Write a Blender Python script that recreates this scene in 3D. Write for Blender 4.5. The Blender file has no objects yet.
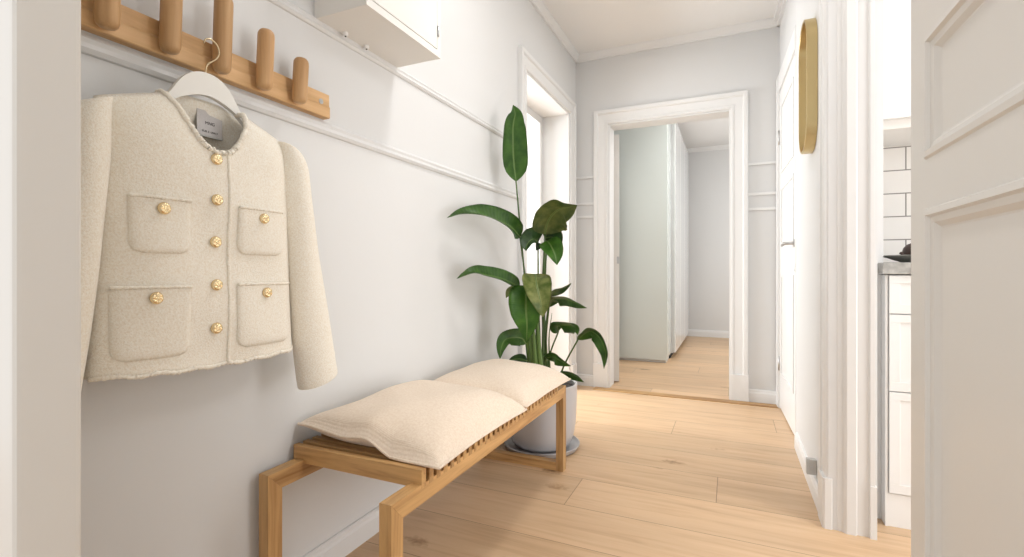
import bpy, bmesh, math, random
from mathutils import Vector, Matrix
random.seed(7)
S = bpy.context.scene
COL = S.collection
PI = math.pi

# ------------------------------------------------------------------ camera model (survey of the photograph)
F, TH, YH, CH = 487.03, 0.4222, 271.56, 0.97
sn, cs = math.sin(TH), math.cos(TH)
def at(px, py, Y):
    """world point seen at pixel (px,py) whose distance along the hall is Y"""
    u = (px - 512) / F; v = (YH - py) / F
    d = (cs*u - sn, sn*u + cs, v); t = Y / d[1]
    return Vector((d[0]*t, Y, CH + d[2]*t))

# ------------------------------------------------------------------ materials
def mat(name, col=(.8,.8,.8), rough=.5, metal=0., spec=.5, **kw):
    m = bpy.data.materials.new(name); m.use_nodes = True
    b = m.node_tree.nodes['Principled BSDF']
    b.inputs['Base Color'].default_value = (*col, 1)
    b.inputs['Roughness'].default_value = rough
    b.inputs['Metallic'].default_value = metal
    b.inputs['Specular IOR Level'].default_value = spec
    for k, v in kw.items(): b.inputs[k.replace('_', ' ')].default_value = v
    return m
def nt(m): return m.node_tree, m.node_tree.nodes['Principled BSDF']
def node(t, typ, **kw):
    n = t.nodes.new(typ)
    for k, v in kw.items():
        if k.startswith('i_'): n.inputs[k[2:].replace('_', ' ')].default_value = v
        else: setattr(n, k, v)
    return n
def coords(t, scale=(1,1,1), kind='Object', rnd=0.):
    tc = node(t, 'ShaderNodeTexCoord'); mp = node(t, 'ShaderNodeMapping')
    mp.inputs['Scale'].default_value = scale
    t.links.new(tc.outputs[kind], mp.inputs['Vector'])
    if rnd:
        oi = node(t, 'ShaderNodeObjectInfo'); ml = node(t, 'ShaderNodeVectorMath', operation='SCALE')
        cx = node(t, 'ShaderNodeCombineXYZ')
        for k in 'XYZ': t.links.new(oi.outputs['Random'], cx.inputs[k])
        t.links.new(cx.outputs[0], ml.inputs[0]); ml.inputs['Scale'].default_value = rnd
        t.links.new(ml.outputs[0], mp.inputs['Location'])
    return mp.outputs[0]
def bump(t, b, h, strength=.2, dist=.01):
    n = node(t, 'ShaderNodeBump'); n.inputs['Strength'].default_value = strength; n.inputs['Distance'].default_value = dist
    t.links.new(h, n.inputs['Height']); t.links.new(n.outputs[0], b.inputs['Normal'])
def ramp(t, fac, stops):
    r = node(t, 'ShaderNodeValToRGB'); e = r.color_ramp.elements
    while len(e) < len(stops): e.new(.5)
    for k, (p, c) in enumerate(stops): e[k].position = p; e[k].color = (*c, 1)
    t.links.new(fac, r.inputs[0]); return r.outputs[0]

def paint(name, col, rough=.55, b_=.05, scale=60):
    m = mat(name, col, rough, spec=.35); t, b = nt(m)
    n = node(t, 'ShaderNodeTexNoise', i_Scale=scale, i_Detail=3.); t.links.new(coords(t), n.inputs['Vector'])
    bump(t, b, n.outputs[0], b_, .004); return m
M = {}
M['wall'] = paint('wall paint', (.72, .718, .712), .6)
M['ceiling'] = paint('ceiling paint', (.85, .84, .825), .7)
M['trim'] = paint('trim gloss paint', (.80, .795, .785), .32, .03, 25)
M['door'] = paint('door paint', (.79, .765, .725), .35, .04, 18)
M['white'] = paint('cabinet lacquer', (.84, .835, .82), .3, .02)
M['cream'] = paint('cream cabinet paint', (.82, .795, .755), .4, .02)

def oak(name, axis, dark=(.29,.135,.042), light=(.66,.405,.175), rough=.42):
    m = mat(name, light, rough, spec=.4); t, b = nt(m)
    sc = [34, 34, 34]; sc['XYZ'.index(axis)] = 2.2
    v = coords(t, sc, rnd=9.)
    n = node(t, 'ShaderNodeTexNoise', i_Scale=1., i_Detail=5., i_Roughness=.62, i_Distortion=.4); t.links.new(v, n.inputs['Vector'])
    c = ramp(t, n.outputs[0], [(.28, dark), (.52, tuple((a+2*b_)/3 for a, b_ in zip(dark, light))), (.72, light)])
    hs = node(t, 'ShaderNodeHueSaturation'); oi = node(t, 'ShaderNodeObjectInfo')
    mr = node(t, 'ShaderNodeMapRange'); mr.inputs['To Min'].default_value = .85; mr.inputs['To Max'].default_value = 1.12
    t.links.new(oi.outputs['Random'], mr.inputs[0]); t.links.new(mr.outputs[0], hs.inputs['Value'])
    t.links.new(c, hs.inputs['Color']); t.links.new(hs.outputs[0], b.inputs['Base Color'])
    bump(t, b, n.outputs[0], .12, .002); return m
for a in 'XYZ': M['oak'+a] = oak('oiled oak grain '+a, a)
M['rackY'] = oak('rack oak grain Y', 'Y', (.50,.29,.125), (.72,.47,.245))
M['rackZ'] = oak('rack oak grain Z', 'Z', (.44,.24,.10), (.66,.41,.20))

def floor_mat():
    m = mat('oak plank floor', (.6,.42,.27), .38, spec=.4); t, b = nt(m); L = t.links
    tc = node(t, 'ShaderNodeTexCoord'); sx = node(t, 'ShaderNodeSeparateXYZ'); L.new(tc.outputs['Object'], sx.inputs[0])
    def ma(op, a, b_=None, c=None):
        n = node(t, 'ShaderNodeMath', operation=op)
        for k, q in enumerate((a, b_, c)):
            if q is None: continue
            if isinstance(q, (int, float)): n.inputs[k].default_value = q
            else: L.new(q, n.inputs[k])
        return n.outputs[0]
    R, PL = .278, 2.0
    yr = ma('DIVIDE', ma('SUBTRACT', sx.outputs['Y'], 1.66), R)
    row = ma('FLOOR', yr); fy = ma('SUBTRACT', yr, row)
    xr = ma('DIVIDE', ma('SUBTRACT', sx.outputs['X'], ma('MULTIPLY_ADD', row, .577, -1.21)), PL)
    colm = ma('FLOOR', xr); fx = ma('SUBTRACT', xr, colm)
    cx = node(t, 'ShaderNodeCombineXYZ'); L.new(row, cx.inputs[0]); L.new(colm, cx.inputs[1])
    wn = node(t, 'ShaderNodeTexWhiteNoise'); L.new(cx.outputs[0], wn.inputs['Vector'])
    # grain coordinates, shifted for each plank
    off = node(t, 'ShaderNodeVectorMath', operation='SCALE'); L.new(wn.outputs['Color'], off.inputs[0]); off.inputs['Scale'].default_value = 20
    ad = node(t, 'ShaderNodeVectorMath', operation='ADD'); L.new(tc.outputs['Object'], ad.inputs[0]); L.new(off.outputs[0], ad.inputs[1])
    mp = node(t, 'ShaderNodeMapping'); mp.inputs['Scale'].default_value = (2., 26, 1); L.new(ad.outputs[0], mp.inputs[0])
    g = node(t, 'ShaderNodeTexNoise', i_Scale=1., i_Detail=5., i_Roughness=.6, i_Distortion=.7); L.new(mp.outputs[0], g.inputs['Vector'])
    mp2 = node(t, 'ShaderNodeMapping'); mp2.inputs['Scale'].default_value = (1.0, 4.5, 1); L.new(ad.outputs[0], mp2.inputs[0])
    g2 = node(t, 'ShaderNodeTexNoise', i_Scale=1.3, i_Detail=2.); L.new(mp2.outputs[0], g2.inputs['Vector'])
    c1 = ramp(t, g.outputs[0], [(.25, (.58,.37,.21)), (.5, (.70,.475,.285)), (.8, (.76,.535,.34))])
    hs = node(t, 'ShaderNodeHueSaturation'); L.new(c1, hs.inputs['Color'])
    v1 = ma('MULTIPLY_ADD', wn.outputs['Value'], .16, .84)
    v2 = ma('MULTIPLY_ADD', g2.outputs[0], .3, .86)
    L.new(ma('MULTIPLY', v1, v2), hs.inputs['Value'])
    # knots
    mp3 = node(t, 'ShaderNodeMapping'); mp3.inputs['Scale'].default_value = (1.9, 3.9, 1); L.new(ad.outputs[0], mp3.inputs[0])
    vo = node(t, 'ShaderNodeTexVoronoi', i_Scale=1., i_Randomness=1.); L.new(mp3.outputs[0], vo.inputs['Vector'])
    nz = node(t, 'ShaderNodeTexNoise', i_Scale=38., i_Detail=2.); L.new(tc.outputs['Object'], nz.inputs['Vector'])
    dk = ma('ADD', vo.outputs['Distance'], ma('MULTIPLY_ADD', nz.outputs[0], .16, -.08))
    k = ramp(t, dk, [(.03, (.30,.25,.22)), (.07, (.66,.58,.5)), (.13, (1,1,1))])
    mx = node(t, 'ShaderNodeMix', data_type='RGBA', blend_type='MULTIPLY'); mx.inputs[0].default_value = .9
    L.new(hs.outputs[0], mx.inputs[6]); L.new(k, mx.inputs[7])
    # joints
    ey = ma('MULTIPLY', ma('MINIMUM', fy, ma('SUBTRACT', 1., fy)), R)
    ex = ma('MULTIPLY', ma('MINIMUM', fx, ma('SUBTRACT', 1., fx)), PL)
    j = ma('LESS_THAN', ma('MINIMUM', ex, ey), .0016)
    mj = node(t, 'ShaderNodeMix', data_type='RGBA'); L.new(ma('MULTIPLY', j, .75), mj.inputs[0])
    L.new(mx.outputs[2], mj.inputs[6]); mj.inputs[7].default_value = (.22,.13,.07,1)
    L.new(mj.outputs[2], b.inputs['Base Color'])
    bump(t, b, ma('SUBTRACT', ma('MULTIPLY', g.outputs[0], .15), j), .25, .002)
    return m
M['floor'] = floor_mat()

def cloth(name, c0, c1, scale, strength, dist=.004, weave=False):
    m = mat(name, c1, .95, spec=.1); t, b = nt(m)
    v = coords(t, (1,1,1))
    n = node(t, 'ShaderNodeTexNoise', i_Scale=scale, i_Detail=4., i_Roughness=.7); t.links.new(v, n.inputs['Vector'])
    c = ramp(t, n.outputs[0], [(.3, c0), (.62, c1)]); t.links.new(c, b.inputs['Base Color'])
    h = n.outputs[0]
    if weave:
        w1 = node(t, 'ShaderNodeTexWave', bands_direction='X', i_Scale=90., i_Distortion=1.5); t.links.new(v, w1.inputs['Vector'])
        w2 = node(t, 'ShaderNodeTexWave', bands_direction='Y', i_Scale=90., i_Distortion=1.5); t.links.new(v, w2.inputs['Vector'])
        a = node(t, 'ShaderNodeMath', operation='ADD'); t.links.new(w1.outputs['Fac'], a.inputs[0]); t.links.new(w2.outputs['Fac'], a.inputs[1])
        a2 = node(t, 'ShaderNodeMath', operation='ADD'); t.links.new(a.outputs[0], a2.inputs[0]); t.links.new(h, a2.inputs[1]); h = a2.outputs[0]
    bump(t, b, h, strength, dist)
    b.inputs['Sheen Weight'].default_value = .25; b.inputs['Sheen Roughness'].default_value = .5
    return m
M['boucle'] = cloth('cream boucle wool', (.84,.75,.61), (.96,.92,.83), 260, .55, .003)
M['lining'] = cloth('cream lining', (.78,.69,.55), (.88,.80,.67), 200, .3, .002)
M['cushion'] = cloth('natural linen weave', (.82,.66,.51), (.93,.79,.645), 150, .4, .0018, True)
M['gold_button'] = mat('antique gold', (.86,.69,.42), .22, 1.)
M['brass'] = mat('brushed brass', (.62,.485,.25), .34, 1.)
M['mirror'] = mat('mirror glass', (.93,.94,.94), .02, 1.)
M['steel'] = mat('brushed steel', (.55,.55,.55), .33, 1.)
M['hook_wire'] = mat('dull brass wire', (.62,.50,.32), .3, 1.)
M['hanger'] = paint('white hanger paint', (.86,.845,.80), .35, .02)
M['tag'] = cloth('grey satin label', (.60,.57,.56), (.66,.63,.62), 300, .1)
M['ink'] = mat('black ink', (.08,.07,.07), .8)
M['pot'] = paint('pale grey ceramic glaze', (.60,.59,.605), .3, .04, 12)
M['saucer'] = paint('grey saucer glaze', (.44,.43,.44), .4, .04, 12)
M['soil'] = cloth('dark soil', (.02,.015,.01), (.07,.05,.035), 90, .9, .02)
M['grey'] = mat('grey plastic', (.52,.51,.49), .5)
M['dark'] = mat('dark gap', (.05,.045,.04), .8)
M['wardrobe'] = mat('pale sea green gloss', (.72,.77,.745), .18, spec=.5)
M['wardrobe_white'] = mat('white gloss', (.82,.83,.825), .1, spec=.6)
M['fruit'] = mat('dark brown skin', (.045,.022,.015), .45)
M['bowl'] = mat('grey stoneware', (.34,.33,.30), .5)

def leaf_mat(name, a, b_, under):
    m = mat(name, a, .32, spec=.5); t, b = nt(m)
    tc = node(t, 'ShaderNodeTexCoord'); uv = tc.outputs['UV']
    sp = node(t, 'ShaderNodeSeparateXYZ'); t.links.new(uv, sp.inputs[0])
    mp = node(t, 'ShaderNodeMapping'); mp.inputs['Scale'].default_value = (1., 1., 1.); t.links.new(uv, mp.inputs[0])
    w = node(t, 'ShaderNodeTexWave', bands_direction='Y', i_Scale=9., i_Distortion=1.2); t.links.new(mp.outputs[0], w.inputs['Vector'])
    n = node(t, 'ShaderNodeTexNoise', i_Scale=3.2, i_Detail=3.); t.links.new(coords(t, (6,6,6)), n.inputs['Vector'])
    c = ramp(t, n.outputs[0], [(.32, a), (.68, b_)])
    # pale midrib where the leaf's own width coordinate is central
    ab = node(t, 'ShaderNodeMath', operation='SUBTRACT'); t.links.new(sp.outputs[0], ab.inputs[0]); ab.inputs[1].default_value = .5
    aa = node(t, 'ShaderNodeMath', operation='ABSOLUTE'); t.links.new(ab.outputs[0], aa.inputs[0])
    rb = ramp(t, aa.outputs[0], [(.015, (1,1,1)), (.04, (0,0,0))])
    mx = node(t, 'ShaderNodeMix', data_type='RGBA'); t.links.new(rb, mx.inputs[0]); t.links.new(c, mx.inputs[6]); mx.inputs[7].default_value = (*under, 1)
    t.links.new(mx.outputs[2], b.inputs['Base Color'])
    bump(t, b, w.outputs['Fac'], .12, .004); return m
M['leaf'] = leaf_mat('deep green leaf', (.045,.125,.02), (.095,.22,.035), (.16,.26,.06))
M['leaf_bright'] = leaf_mat('bright green leaf', (.055,.165,.02), (.115,.28,.035), (.25,.38,.08))
M['leaf_dark'] = leaf_mat('dark green leaf', (.028,.075,.018), (.06,.135,.034), (.08,.12,.04))
M['leaf_yellow'] = leaf_mat('yellow green leaf', (.12,.19,.03), (.42,.44,.15), (.45,.47,.2))
M['leaf_olive'] = leaf_mat('olive green leaf', (.08,.135,.03), (.26,.29,.10), (.30,.33,.13))
M['stem'] = mat('green stem', (.07,.13,.03), .4)
M['stem_light'] = mat('pale green stem sheath', (.16,.27,.07), .4)

def tile_mat():
    m = mat('white metro tile', (.86,.83,.79), .15, spec=.5); t, b = nt(m)
    tc = node(t, 'ShaderNodeTexCoord'); sp = node(t, 'ShaderNodeSeparateXYZ'); t.links.new(tc.outputs['Object'], sp.inputs[0])
    cx = node(t, 'ShaderNodeCombineXYZ'); t.links.new(sp.outputs[0], cx.inputs[0]); t.links.new(sp.outputs[2], cx.inputs[1])
    mp = node(t, 'ShaderNodeMapping'); mp.inputs['Location'].default_value = (-.712+.30*2, -1.527+.1035*16, 0)
    t.links.new(cx.outputs[0], mp.inputs[0])
    br = node(t, 'ShaderNodeTexBrick'); br.offset = .5
    for k, v in (('Scale', 1.), ('Brick Width', .30), ('Row Height', .1035), ('Mortar Size', .0026), ('Mortar Smooth', .1)): br.inputs[k].default_value = v
    br.inputs['Color1'].default_value = (.86,.83,.79,1); br.inputs['Color2'].default_value = (.84,.81,.775,1); br.inputs['Mortar'].default_value = (.26,.24,.22,1)
    t.links.new(mp.outputs[0], br.inputs['Vector']); t.links.new(br.outputs['Color'], b.inputs['Base Color'])
    iv = node(t, 'ShaderNodeMath', operation='SUBTRACT'); iv.inputs[0].default_value = 1; t.links.new(br.outputs['Fac'], iv.inputs[1])
    bump(t, b, iv.outputs[0], .4, .002); return m
M['tile'] = tile_mat()
def stone():
    m = mat('grey worktop', (.4,.4,.38), .4); t, b = nt(m)
    n = node(t, 'ShaderNodeTexNoise', i_Scale=45., i_Detail=5.); t.links.new(coords(t), n.inputs['Vector'])
    t.links.new(ramp(t, n.outputs[0], [(.3, (.30,.295,.28)), (.7, (.50,.49,.46))]), b.inputs['Base Color']); return m
M['stone'] = stone()

# ------------------------------------------------------------------ object helpers
def tag(o, label, cat, group=None):
    o['label'] = label; o['category'] = cat
    if group: o['group'] = group
    return o
def thing(name, label, cat, loc=(0,0,0), group=None):
    o = bpy.data.objects.new(name, None); COL.objects.link(o); o.location = loc; o.empty_display_size = .1
    return tag(o, label, cat, group)
def put(name, bm, m, parent=None, smooth=False, angle=None):
    me = bpy.data.meshes.new(name)
    bmesh.ops.recalc_face_normals(bm, faces=bm.faces)
    bm.to_mesh(me); bm.free()
    me.materials.append(m)
    if smooth:
        for p in me.polygons: p.use_smooth = True
        if angle: me.set_sharp_from_angle(angle=angle)
    o = bpy.data.objects.new(name, me); COL.objects.link(o)
    if parent is not None:
        o.parent = parent
        wl = Vector(parent.location); q = parent.parent
        while q is not None: wl += q.location; q = q.parent
        me.transform(Matrix.Translation(-wl))
    return o
def struct(name, bm, m, parent=None, smooth=False):
    o = put(name, bm, m, parent, smooth)
    if parent is None: o['kind'] = 'structure'
    return o
def box(bm, x0, x1, y0, y1, z0, z1, bev=0., seg=2):
    r = bmesh.ops.create_cube(bm, size=1)
    vs = r['verts']
    for v in vs: v.co = Vector(((x0+x1)/2+v.co.x*(x1-x0), (y0+y1)/2+v.co.y*(y1-y0), (z0+z1)/2+v.co.z*(z1-z0)))
    if bev:
        es = list({e for v in vs for e in v.link_edges})
        bmesh.ops.bevel(bm, geom=es, offset=bev, segments=seg, profile=.6, affect='EDGES')
    return bm
def B(*a, **k): return box(bmesh.new(), *a, **k)
def tube(bm, pts, rads, n=10, cap=True):
    pts = [Vector(p) for p in pts]
    if isinstance(rads, (int, float)): rads = [rads]*len(pts)
    rings = []; up = None
    for i, p in enumerate(pts):
        t = (pts[min(i+1, len(pts)-1)] - pts[max(i-1, 0)]).normalized()
        if up is None:
            up = Vector((0,0,1)) if abs(t.z) < .9 else Vector((1,0,0))
        s = t.cross(up).normalized(); up = s.cross(t).normalized()
        rings.append([bm.verts.new(p + (s*math.cos(2*PI*k/n) + up*math.sin(2*PI*k/n))*rads[i]) for k in range(n)])
    for a, b in zip(rings, rings[1:]):
        for k in range(n): bm.faces.new((a[k], a[(k+1)%n], b[(k+1)%n], b[k]))
    if cap: bm.faces.new(rings[0]); bm.faces.new(rings[-1])
    return bm
def T(*a, **k): return tube(bmesh.new(), *a, **k)
def lathe(bm, prof, c, n=48):
    rings = []
    for r, z in prof:
        rings.append([bm.verts.new((c[0]+r*math.cos(2*PI*k/n), c[1]+r*math.sin(2*PI*k/n), c[2]+z)) for k in range(n)])
    for a, b in zip(rings, rings[1:]):
        for k in range(n): bm.faces.new((a[k], a[(k+1)%n], b[(k+1)%n], b[k]))
    for rg, pr in ((rings[0], prof[0]), (rings[-1], prof[-1])):
        if pr[0] > 1e-5 : bm.faces.new(rg)
    return bm
def prism(bm, poly, axis, a, b):
    """extrude a 2-D polygon along an axis (0,1,2) between a and b"""
    def P(q, h):
        v = [0,0,0]; o = [k for k in range(3) if k != axis]
        v[o[0]], v[o[1]] = q; v[axis] = h; return v
    A = [bm.verts.new(P(q, a)) for q in poly]; C = [bm.verts.new(P(q, b)) for q in poly]
    n = len(poly)
    for k in range(n): bm.faces.new((A[k], A[(k+1)%n], C[(k+1)%n], C[k]))
    bm.faces.new(A); bm.faces.new(C); return bm
def catmull(P, n=6):
    P = [Vector(p) for p in P]; out = []
    for i in range(len(P)-1):
        p0 = P[i-1] if i else 2*P[0]-P[1]; p1, p2 = P[i], P[i+1]; p3 = P[i+2] if i+2 < len(P) else 2*P[-1]-P[-2]
        for k in range(n):
            t = k/n
            out.append(.5*((2*p1)+(p2-p0)*t+(2*p0-5*p1+4*p2-p3)*t*t+(3*p1-p0-3*p2+p3)*t**3))
    out.append(P[-1]); return out
def lerp_tab(tab, x):
    if x <= tab[0][0]: return tab[0][1]
    for (a, va), (b, vb) in zip(tab, tab[1:]):
        if x <= b: return va+(vb-va)*(x-a)/(b-a)
    return tab[-1][1]

# ------------------------------------------------------------------ the setting
XL, XR, YB, ZC = -1.215, .335, 4.044, 2.815
DY0, DY1, DZ = 2.905, 3.855, 2.275        # doorway in the left wall
BX0, BX1, BZ = -.935, .0, 2.20            # doorway in the end wall
struct('floor', B(-3.6, 3.0, -1.4, 8.0, -.1, 0), M['floor'])
struct('ceiling', B(-3.6, 3.0, -1.4, 8.0, ZC, ZC+.1), M['ceiling'])
WT = .26
bm = bmesh.new()
box(bm, XL-WT, XL, .361, DY0, 0, ZC); box(bm, XL-WT, XL, DY1, YB+.01, 0, ZC); box(bm, XL-WT, XL, DY0, DY1, DZ, ZC)
struct('wall_left', bm, M['wall'])
bm = bmesh.new()
box(bm, -3.5, BX0, YB, YB+.16, 0, ZC); box(bm, BX1, 2.9, YB, YB+.16, 0, ZC); box(bm, BX0, BX1, YB, YB+.16, BZ, ZC)
struct('wall_back', bm, M['wall'])
# right wall: near stretch, lintel over the kitchen doorway, pier with the mirror, and the slightly skewed stretch with the closet door
KY0, KY1 = 1.10, 2.165
bm = bmesh.new()
box(bm, XR, .487, -.6, KY0, 0, ZC); box(bm, XR, .487, KY0, KY1, 2.45, ZC); box(bm, XR, .487, KY1, 3.16, 0, ZC)
struct('wall_right', bm, M['wall'])
def skew(Y): return .326 + (4.044-Y)*.0345      # X of the skewed stretch
def sprism(bm, y0, y1, z0, z1, d0, d1):
    """a block along the skewed wall, from d0 to d1 in front of its face"""
    return prism(bm, [(skew(y0)-d0, y0), (skew(y0)-d1, y0), (skew(y1)-d1, y1), (skew(y1)-d0, y1)], 2, z0, z1)
struct('wall_closet', sprism(bmesh.new(), 3.16, 4.044, 0, ZC, -.14, 0), M['wall'])
# stub of the partition the camera looks through
struct('wall_near', B(-3.4, -.80, .293, .3635, 0, ZC, bev=.008, seg=3), M['door'])

# adjoining rooms
bm = bmesh.new(); box(bm, -3.5, -3.4, 1.2, YB, 0, ZC); box(bm, -3.4, XL-WT, 1.2, 1.3, 0, ZC)
struct('wall_sideroom', bm, M['wall'])
bm = bmesh.new(); box(bm, -2.6, -2.5, YB+.16, 7.88, 0, ZC); box(bm, -2.6, 1.7, 7.785, 7.88, 0, ZC); box(bm, 1.6, 1.7, YB+.16, 7.88, 0, ZC)
struct('wall_bedroom', bm, M['wall'])
bm = bmesh.new(); box(bm, 2.6, 2.7, -.2, 2.9, 0, ZC); box(bm, .487, 2.7, -.3, -.2, 0, ZC)
struct('wall_kitchen', bm, M['wall'])
struct('wall_tiled', B(.487, 2.7, 2.70, 2.80, 0, ZC), M['tile'])
struct('wall_pier', B(.487, .545, 2.335, 2.70, 0, ZC), M['wall'])

# cornices
def cornice(axis, a, b, base, sgn):
    pf = [(0,2.760),(.014,2.760),(.016,2.770),(.028,2.782),(.040,2.800),(.044,ZC),(0,ZC)]
    return prism(bmesh.new(), [(base+sgn*p, z) for p, z in pf], axis, a, b)
struct('trim_1', cornice(1, .361, YB, XL, 1), M['trim'])
struct('trim_2', cornice(0, XL, .326, YB, -1), M['trim'])
bm = bmesh.new(); sprism(bm, 3.16, 4.044, 2.760, 2.790, 0, .018); sprism(bm, 3.16, 4.044, 2.790, ZC, 0, .042)
struct('trim_3', bm, M['trim'])
struct('trim_4', cornice(0, -2.5, 1.6, 7.785, -1), M['trim'])
# the two picture rails on the left wall
def rail_mould(z, h, d, y0, y1):
    pf = [(0,z-h/2),(d*.55,z-h/2+.002),(d,z-h/4),(d*.75,z),(d,z+h/5),(d*.5,z+h/2-.004),(0,z+h/2)]
    return prism(bmesh.new(), [(XL+p, q) for p, q in pf], 1, y0, y1)
bm = rail_mould(1.768, .038, .012, .361, DY0-.115)
struct('trim_5', bm, M['wall'])
struct('trim_6', rail_mould(1.440, .044, .013, .361, DY0-.115), M['wall'])
# baseboards
def base_prof(h, d): return [(0,0),(d,0),(d,h*.72),(d*.75,h*.82),(d*.72,h*.92),(d*.35,h),(0,h)]
struct('baseboard_left', prism(bmesh.new(), [(XL+p, z) for p, z in base_prof(.085, .018)], 1, .361, DY0-.115), M['trim'])
bm = bmesh.new(); prism(bm, [(YB-p, z) for p, z in base_prof(.095, .018)], 0, XL, -1.058); prism(bm, [(YB-p, z) for p, z in base_prof(.095, .018)], 0, .115, .326)
struct('baseboard_back', bm, M['trim'])
struct('baseboard_right', prism(bmesh.new(), [(XR-p, z) for p, z in base_prof(.085, .015)], 1, 2.262, 3.09), M['trim'])
struct('baseboard_bedroom', prism(bmesh.new(), [(7.785-p, z) for p, z in base_prof(.10, .018)], 0, -2.5, 1.6), M['trim'])

# door casings
def casing(axis, wall, sgn, a0, a1, top, w, name, y0=0):
    """mitred architrave round an opening a0..a1 up to top; axis 1: wall X=const, axis 0: wall Y=const"""
    bm = bmesh.new()
    pf = [(0,-.001),(0,.014),(.004,.018),(w*.16,.018),(w*.20,.013),(w*.24,.015),(w*.68,.017),(w*.71,.024),(w*.76,.030),(w*.96,.030),(w,.026),(w,-.001)]
    def P(a, d, z): return (wall+sgn*d, a, z) if axis == 1 else (a, wall+sgn*d, z)
    rows = [[bm.verts.new(P(a0-o, d, y0)) for o, d in pf], [bm.verts.new(P(a0-o, d, top+o)) for o, d in pf],
            [bm.verts.new(P(a1+o, d, top+o)) for o, d in pf], [bm.verts.new(P(a1+o, d, y0)) for o, d in pf]]
    n = len(pf)
    for r, q in zip(rows, rows[1:]):
        for k in range(n): bm.faces.new((r[k], r[(k+1)%n], q[(k+1)%n], q[k]))
    bm.faces.new(rows[0]); bm.faces.new(rows[-1])
    for e, sg in ((a0, -1), (a1, 1)):
        lo, hi = sorted((e-sg*.002, e+sg*(w+.004)))
        if axis == 1: box(bm, min(wall, wall+sgn*.035), max(wall, wall+sgn*.035), lo, hi, y0, .20, bev=.003)
        else: box(bm, lo, hi, min(wall, wall+sgn*.035), max(wall, wall+sgn*.035), y0, .20, bev=.003)
    return struct(name, bm, M['trim'])
casing(0, YB, -1, BX0, BX1, BZ, .118, 'trim_7')
casing(1, XL, 1, DY0, DY1, DZ, .108, 'trim_8')
# linings of the two open doorways
def lining(axis, a0, a1, top, w0, w1, t):
    poly = [(a0-.001,0),(a0+t,0),(a0+t,top-t),(a1-t,top-t),(a1-t,0),(a1+.001,0),(a1+.001,top+.001),(a0-.001,top+.001)]
    return prism(bmesh.new(), poly, axis, w0, w1)
struct('trim_9', lining(1, BX0, BX1, BZ, YB-.002, YB+.162, .012), M['trim'])
bm = lining(0, DY0, DY1, DZ, XL-WT-.002, XL+.002, .015)
# the rebated inner frame at the side-room edge
box(bm, XL-WT-.03, XL-WT+.035, DY1-.075, DY1-.013, 0, DZ-.01, bev=.003); box(bm, XL-WT-.03, XL-WT+.035, DY0+.013, DY0+.06, 0, DZ-.01, bev=.003)
box(bm, XL-WT-.031, XL-WT+.033, DY0+.058, DY1-.073, DZ-.075, DZ-.0105)
struct('trim_10', bm, M['trim'])
# kitchen doorway: far jamb with its stepped moulding, hall-side plinth and head
jp = [(XR+.03,2.262),(.322,2.262),(.318,2.258),(.318,2.236),(.325,2.230),(.325,2.178),(.330,2.168),(.345,2.165),(.350,2.168),(.360,2.168),(.365,2.163),(.378,2.161),(.384,2.153),(.392,2.148),(.420,2.148),(.425,2.155),(.458,2.155),(.463,2.147),(.477,2.147),(.4775,2.19),(XR+.03,2.19)]
bm = prism(bmesh.new(), jp, 2, 0, 2.45)
prism(bm, [(XR+.03,2.266),(.316,2.266),(.316,2.17),(.324,2.160),(.345,2.160),(.350,2.166),(XR+.03,2.166)], 2, 0, .19)
prism(bm, [(.462,2.143),(.482,2.143),(.482,2.17),(.462,2.17)], 2, 0, .19)
box(bm, .326, XR+.02, KY0, 2.262, 2.4505, 2.56)
struct('trim_11', bm, M['trim'])
# skirting mouldings (panelling) on the end wall
def frame_y(bm, x0, x1, z0, z1, w=.014, d=.008):
    for a in ((x0, x1, z0, z0+w), (x0, x1, z1-w, z1), (x0, x0+w, z0, z1), (x1-w, x1, z0, z1)):
        box(bm, a[0], a[1], YB-d, YB, a[2], a[3], bev=.002)
bm = bmesh.new()
for x0, x1 in ((.127, .305), (-1.200, -1.066)):
    for z0, z1 in ((1.555, 1.76),): 
        box(bm, x0-.012, x1+.012, YB-.012, YB, z0-.02, z0, bev=.003)
        box(bm, x0-.012, x1+.012, YB-.012, YB, z1, z1+.018, bev=.003)
    box(bm, x0-.012, x1+.012, YB-.012, YB, 1.423, 1.443, bev=.003)
struct('trim_12', bm, M['trim'])
# threshold board in the end doorway
struct('trim_13', B(BX0-.1, BX1+.31, YB-.12, YB-.03, -.02, .006, bev=.003), M['oakX'])

# door_1: the open bedroom door seen on edge
bm = B(0, .046, 0, .84, .01, 2.17, bev=.002)
bm.transform(Matrix.Translation((-.934, 4.255, 0)) @ Matrix.Rotation(math.radians(14.5), 4, 'Z'))
d1 = struct('door_1', bm, M['door'])
put('hinge', T([(-.938,4.248,1.90),(-.938,4.248,2.0)], .008), M['steel'], d1, True)
put('hinge', T([(-.938,4.248,.25),(-.938,4.248,.35)], .008), M['steel'], d1, True)
put('latch_plate', B(-.908, -.890, 4.258, 4.268, 1.04, 1.10), M['steel'], d1)

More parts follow.
